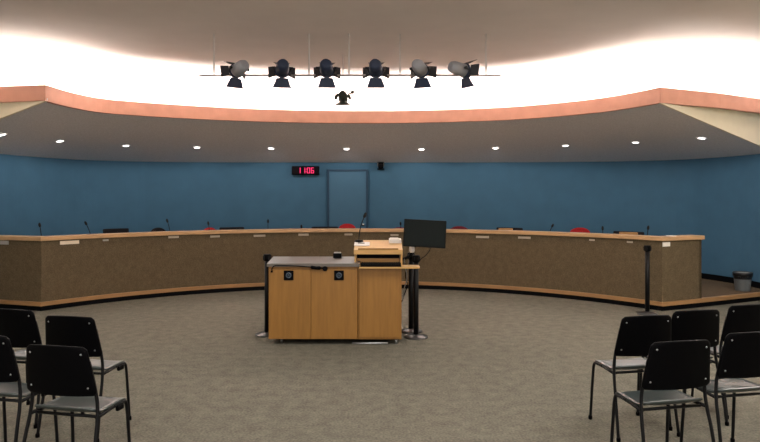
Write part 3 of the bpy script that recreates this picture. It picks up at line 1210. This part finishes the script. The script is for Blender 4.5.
# loose cables hanging at the podium's side
for (pts, m, lab) in (
    ([(404.5, 262, 7.25), (406.5, 268, 7.3), (405.5, 276, 7.32), (407.5, 284, 7.3), (406, 290, 7.3), (403.0, 298, 7.28), (401.5, 302, 7.26)], 'black_plastic', 'black cable hanging down the side of the podium'),
    ([(404.2, 259, 7.15), (405.5, 268, 7.2), (407, 275, 7.2), (406.3, 282, 7.2), (404.6, 287, 7.2), (403.2, 296, 7.2), (402.0, 300, 7.2)], 'bracket_grey', 'grey cable looping from the tray to the podium side')):
    P = [px(x, y, d) for (x, y, d) in pts]
    P = [Vector((max(p.x, PX1 + 0.012), p.y, max(p.z, 0.006))) for p in P]
    o0 = P[-1].copy()
    b = BM()
    tube(b, [Vector(v) - o0 for v in spline(P, 4)], 0.006, 8)
    tag(obj('hanging_cable', b, m, None, o0), lab, 'cable')
# small cable cover lying under the podium front
P = [px(352, 343.8, 6.93), px(366, 344.8, 6.93), px(380, 344.9, 6.93), px(388, 344.2, 6.93)]
b = BM()
tube(b, [Vector((p.x - P[0].x, p.y - P[0].y, 0.012)) for p in P], 0.011, 8)
tag(obj('floor_cable', b, 'steel', None, (P[0].x, P[0].y, 0.0)), 'short pale cable lying on the carpet under the podium front', 'cable')

# monitor on its arm
mc = px(424.8, 233.6, 7.15)
mon = thing('monitor', 'dark computer monitor on a jointed arm beside the lectern', 'monitor', mc)
mon.rotation_euler = (R(-4), R(2.9), R(-3))
mw, mh = 0.505, 0.328
b = BM()
box(b, (0, 0.02, 0), (mw, 0.04, mh), bev=0.006)
obj('casing', b, 'bezel', mon)
b = BM()
box(b, (0, -0.001, 0.002), (mw - 0.03, 0.004, mh - 0.036), bev=0.001)
obj('screen', b, 'screen', mon)
Mi = (Matrix.Translation(mc) @ mon.rotation_euler.to_matrix().to_4x4()).inverted()


def ml(*p):
    return Mi @ Vector(p)


b = BM()
box(b, (0, 0.06, -0.02), (0.14, 0.05, 0.14), bev=0.01)
obj('mount_plate', b, 'black_plastic', mon)
b = BM()
tube(b, [(0, 0.07, -0.03), ml(0.47, 7.27, 1.14), ml(0.40, 7.27, 1.09), ml(0.385, 7.25, 1.055)], 0.016, 10)
obj('upper_arm', b, 'black_plastic', mon)
b = BM()
tube(b, [ml(0.385, 7.25, 1.11), ml(0.385, 7.25, 1.09), ml(0.385, 7.25, 1.05), ml(0.385, 7.25, 1.03)], [0.02, 0.034, 0.036, 0.024], 14)
o = obj('joint', b, 'white_plastic', mon)
o['label'] = 'pale joint of the monitor arm'
b = BM()
tube(b, [ml(0.385, 7.25, 1.035), ml(0.36, 7.24, 0.99), ml(0.30, 7.22, 0.96), ml(0.27, 7.22, 0.95)], 0.017, 10)
obj('lower_arm', b, 'black_plastic', mon)
b = BM()
tube(b, [ml(0.61, 7.21, 1.12), ml(0.60, 7.22, 1.06), ml(0.555, 7.23, 1.00), ml(0.50, 7.24, 0.955), ml(0.44, 7.16, 0.92)], 0.005, 8)
obj('cable', b, 'black_plastic', mon)


# ------------------------------------------------------------------ queue posts
def make_post(label, loc):
    t = thing('queue_post', label, 'post', loc, 0, 'black queue posts')
    b = BM()
    lathe(b, [(0, 0), (0.142, 0), (0.145, 0.008), (0.140, 0.016), (0.06, 0.034), (0.034, 0.042), (0, 0.042)], 40)
    obj('base', b, 'base_metal', t)
    b = BM()
    lathe(b, [(0, 0.03), (0.032, 0.03), (0.032, 0.92), (0, 0.92)], 24)
    obj('tube', b, 'black_metal', t)
    b = BM()
    lathe(b, [(0, 0.915), (0.044, 0.915), (0.047, 0.922), (0.047, 0.985), (0.042, 0.995), (0, 0.997)], 24)
    hd = obj('belt_head', b, 'black_plastic', t)
    b = BM()
    for k in range(4):
        a = k * math.pi / 2 + math.pi / 4
        box(b, (0.048 * math.cos(a), 0.048 * math.sin(a), 0.952), (0.010, 0.034, 0.052), rot=(0, 0, a), bev=0.002)
    obj('belt_slot', b, 'black_metal', hd)
    return t


post = make_post('black queue post beside the plain end of the podium', (px(266.6, 0, 7.36).x, 7.40, 0))
for (x, d, lab) in ((416, 7.27, 'black queue post beside the podium, nearer of the two under the monitor'),
                    (411, 7.585, 'black queue post beside the podium, further of the two under the monitor'),
                    (647.3, 8.72, 'black queue post standing alone before the square desk end')):
    dup(post, (px(x, 0, d).x, d, 0), 0, lab)


# ------------------------------------------------------------------ stacking chairs
def make_chair(label):
    t = thing('stacking_chair', label, 'chair', (0, 0, 0), 0, 'black stacking chairs facing the dais')
    # seat pan: faces +Y, back edge at y = 0
    b = BM()
    n, m_ = 14, 14
    g = []
    for j in range(m_ + 1):
        s = j / m_
        row = []
        for i in range(n + 1):
            u = i / n * 2 - 1
            hw = 0.205 - 0.012 * s
            corner = 1 - 0.10 * max(0, abs(2 * s - 1) - 0.75) / 0.25
            z = 0.470 - 0.016 * (1 - u * u) * math.sin(math.pi * min(1, s * 1.05)) - 0.035 * max(0, s - 0.82) ** 1.2 / 0.18 ** 1.2 * 0.7
            z += 0.03 * max(0, 0.18 - s) / 0.18
            row.append(b.verts.new((u * hw * corner, 0.02 + 0.335 * s, z)))
        g.append(row)
    for j in range(m_):
        for i in range(n):
            f = b.faces.new((g[j][i], g[j][i + 1], g[j + 1][i + 1], g[j + 1][i]))
            f.smooth = True
    o = obj('seat', b, 'seat_plastic', t)
    md = o.modifiers.new('thick', 'SOLIDIFY')
    md.thickness = 0.014
    md.offset = -1
    # back shell, wider at the bottom, leaning backwards, rounded corners
    zb, zt = 0.575, 0.86

    def back_pt(u, s):
        hw = 0.228 - 0.036 * s
        e = max(0, abs(s * 2 - 1) - 0.82) / 0.18
        hw -= 0.022 * e * e
        zz = zb + (zt - zb) * s + 0.012 * (1 - u * u) * (s - 0.3)
        yy = 0.015 - 0.048 * s - 0.028 * (1 - u * u)
        return Vector((u * hw, yy, zz))
    b = BM()
    g = []
    for j in range(17):
        g.append([b.verts.new(back_pt(i / 16 * 2 - 1, j / 16)) for i in range(17)])
    for j in range(16):
        for i in range(16):
            f = b.faces.new((g[j][i], g[j][i + 1], g[j + 1][i + 1], g[j + 1][i]))
            f.smooth = True
    bk = obj('backrest', b, 'black_plastic', t)
    md = bk.modifiers.new('thick', 'SOLIDIFY')
    md.thickness = 0.016
    md.offset = 0
    mb = bk.modifiers.new('soft', 'BEVEL')
    mb.width = 0.005
    mb.segments = 2
    for (u, s) in ((-0.82, 0.16), (0.82, 0.16), (-0.82, 0.84), (0.82, 0.84)):
        p = back_pt(u, s)
        b = BM()
        lathe(b, [(0, 0.005), (0.0045, 0.004), (0.0065, 0.0), (0, 0)], 12)
        o = obj('rivet', b, 'steel', bk, p + Vector((0, -0.008, 0.002)))
        o.rotation_euler = (R(98), 0, 0)
    # steel tube frame: each side, front leg, rear leg that climbs to the back
    for sx in (-1, 1):
        x = sx * 0.215
        b = BM()
        tube(b, spline([(x * 0.94, 0.365, 0.012), (x * 0.91, 0.345, 0.30), (x * 0.89, 0.332, 0.425), (x * 0.89, 0.29, 0.446), (x * 0.90, 0.2, 0.446)], 5), 0.0105, 10)
        fl = obj('front_leg', b, 'black_metal', t)
        b = BM()
        lathe(b, [(0, 0), (0.014, 0), (0.015, 0.02), (0.011, 0.03), (0, 0.03)], 12, (x * 0.94, 0.365, 0.0))
        obj('foot_cap', b, 'black_plastic', fl)
        b = BM()
        tube(b, spline([(x * 1.10, -0.06, 0.012), (x * 1.06, -0.01, 0.30), (x * 1.02, 0.02, 0.43), (x * 0.97, 0.030, 0.56), (x * 0.86, -0.004, 0.77)], 5), 0.0105, 10)
        rl = obj('rear_leg', b, 'black_metal', t)
        b = BM()
        lathe(b, [(0, 0), (0.014, 0), (0.015, 0.02), (0.011, 0.03), (0, 0.03)], 12, (x * 1.10, -0.06, 0.0))
        obj('foot_cap', b, 'black_plastic', rl)
        b = BM()
        tube(b, [(x * 0.90, 0.2, 0.446), (x * 1.0, 0.02, 0.446)], 0.0105, 10)
        obj('side_rail', b, 'black_metal', t)
    for y in (0.05, 0.28):
        b = BM()
        tube(b, [(-0.195, y, 0.443), (0.195, y, 0.443)], 0.009, 10)
        obj('crossbar', b, 'black_metal', t)
    b = BM()
    box(b, (0.204, 0.25, 0.43), (0.025, 0.06, 0.035), bev=0.008)
    obj('link_bracket', b, 'black_plastic', t)
    return t


YL, YR = R(-11), R(11)


def spot_for(x, y, yaw, ztop=0.86):
    """chair origin whose back's top centre shows at picture point (x, y)"""
    d = (CAM_H - ztop) * F / (y - HORIZON)
    top = Vector(((x - 380) * d / F, d))
    v = Vector((0, -0.06))
    cs, sn = math.cos(yaw), math.sin(yaw)
    w_ = Vector((v.x * cs - v.y * sn, v.x * sn + v.y * cs))
    return (top.x - w_.x, top.y - w_.y, 0)


SEATS = [
    (67, 317, YL, 'aisle end chair of the further row, away from the waste bin'),
    (8, 310, YL, 'second chair from the aisle in the further row, away from the waste bin'),
    (53, 346.8, YL, 'aisle end chair of the near row, away from the waste bin'),
    (-22, 336, YL, 'near row chair cut by the picture edge, away from the waste bin'),
    (649, 316.5, YR, 'aisle end chair of the further row on the waste bin side'),
    (699, 311, YR, 'middle chair of the further row on the waste bin side'),
    (753.5, 305.5, YR, 'further row chair cut by the picture edge, waste bin side'),
    (684, 342, YR, 'aisle end chair of the near row on the waste bin side'),
    (757, 333, YR, 'near row chair cut by the picture edge, waste bin side'),
]
first = None
for (x, y, yaw, lab) in SEATS:
    loc = spot_for(x, y, yaw)
    if first is None:
        first = make_chair(lab)
        first.location = loc
        first.rotation_euler = (0, 0, yaw)
    else:
        dup(first, loc, yaw, lab)
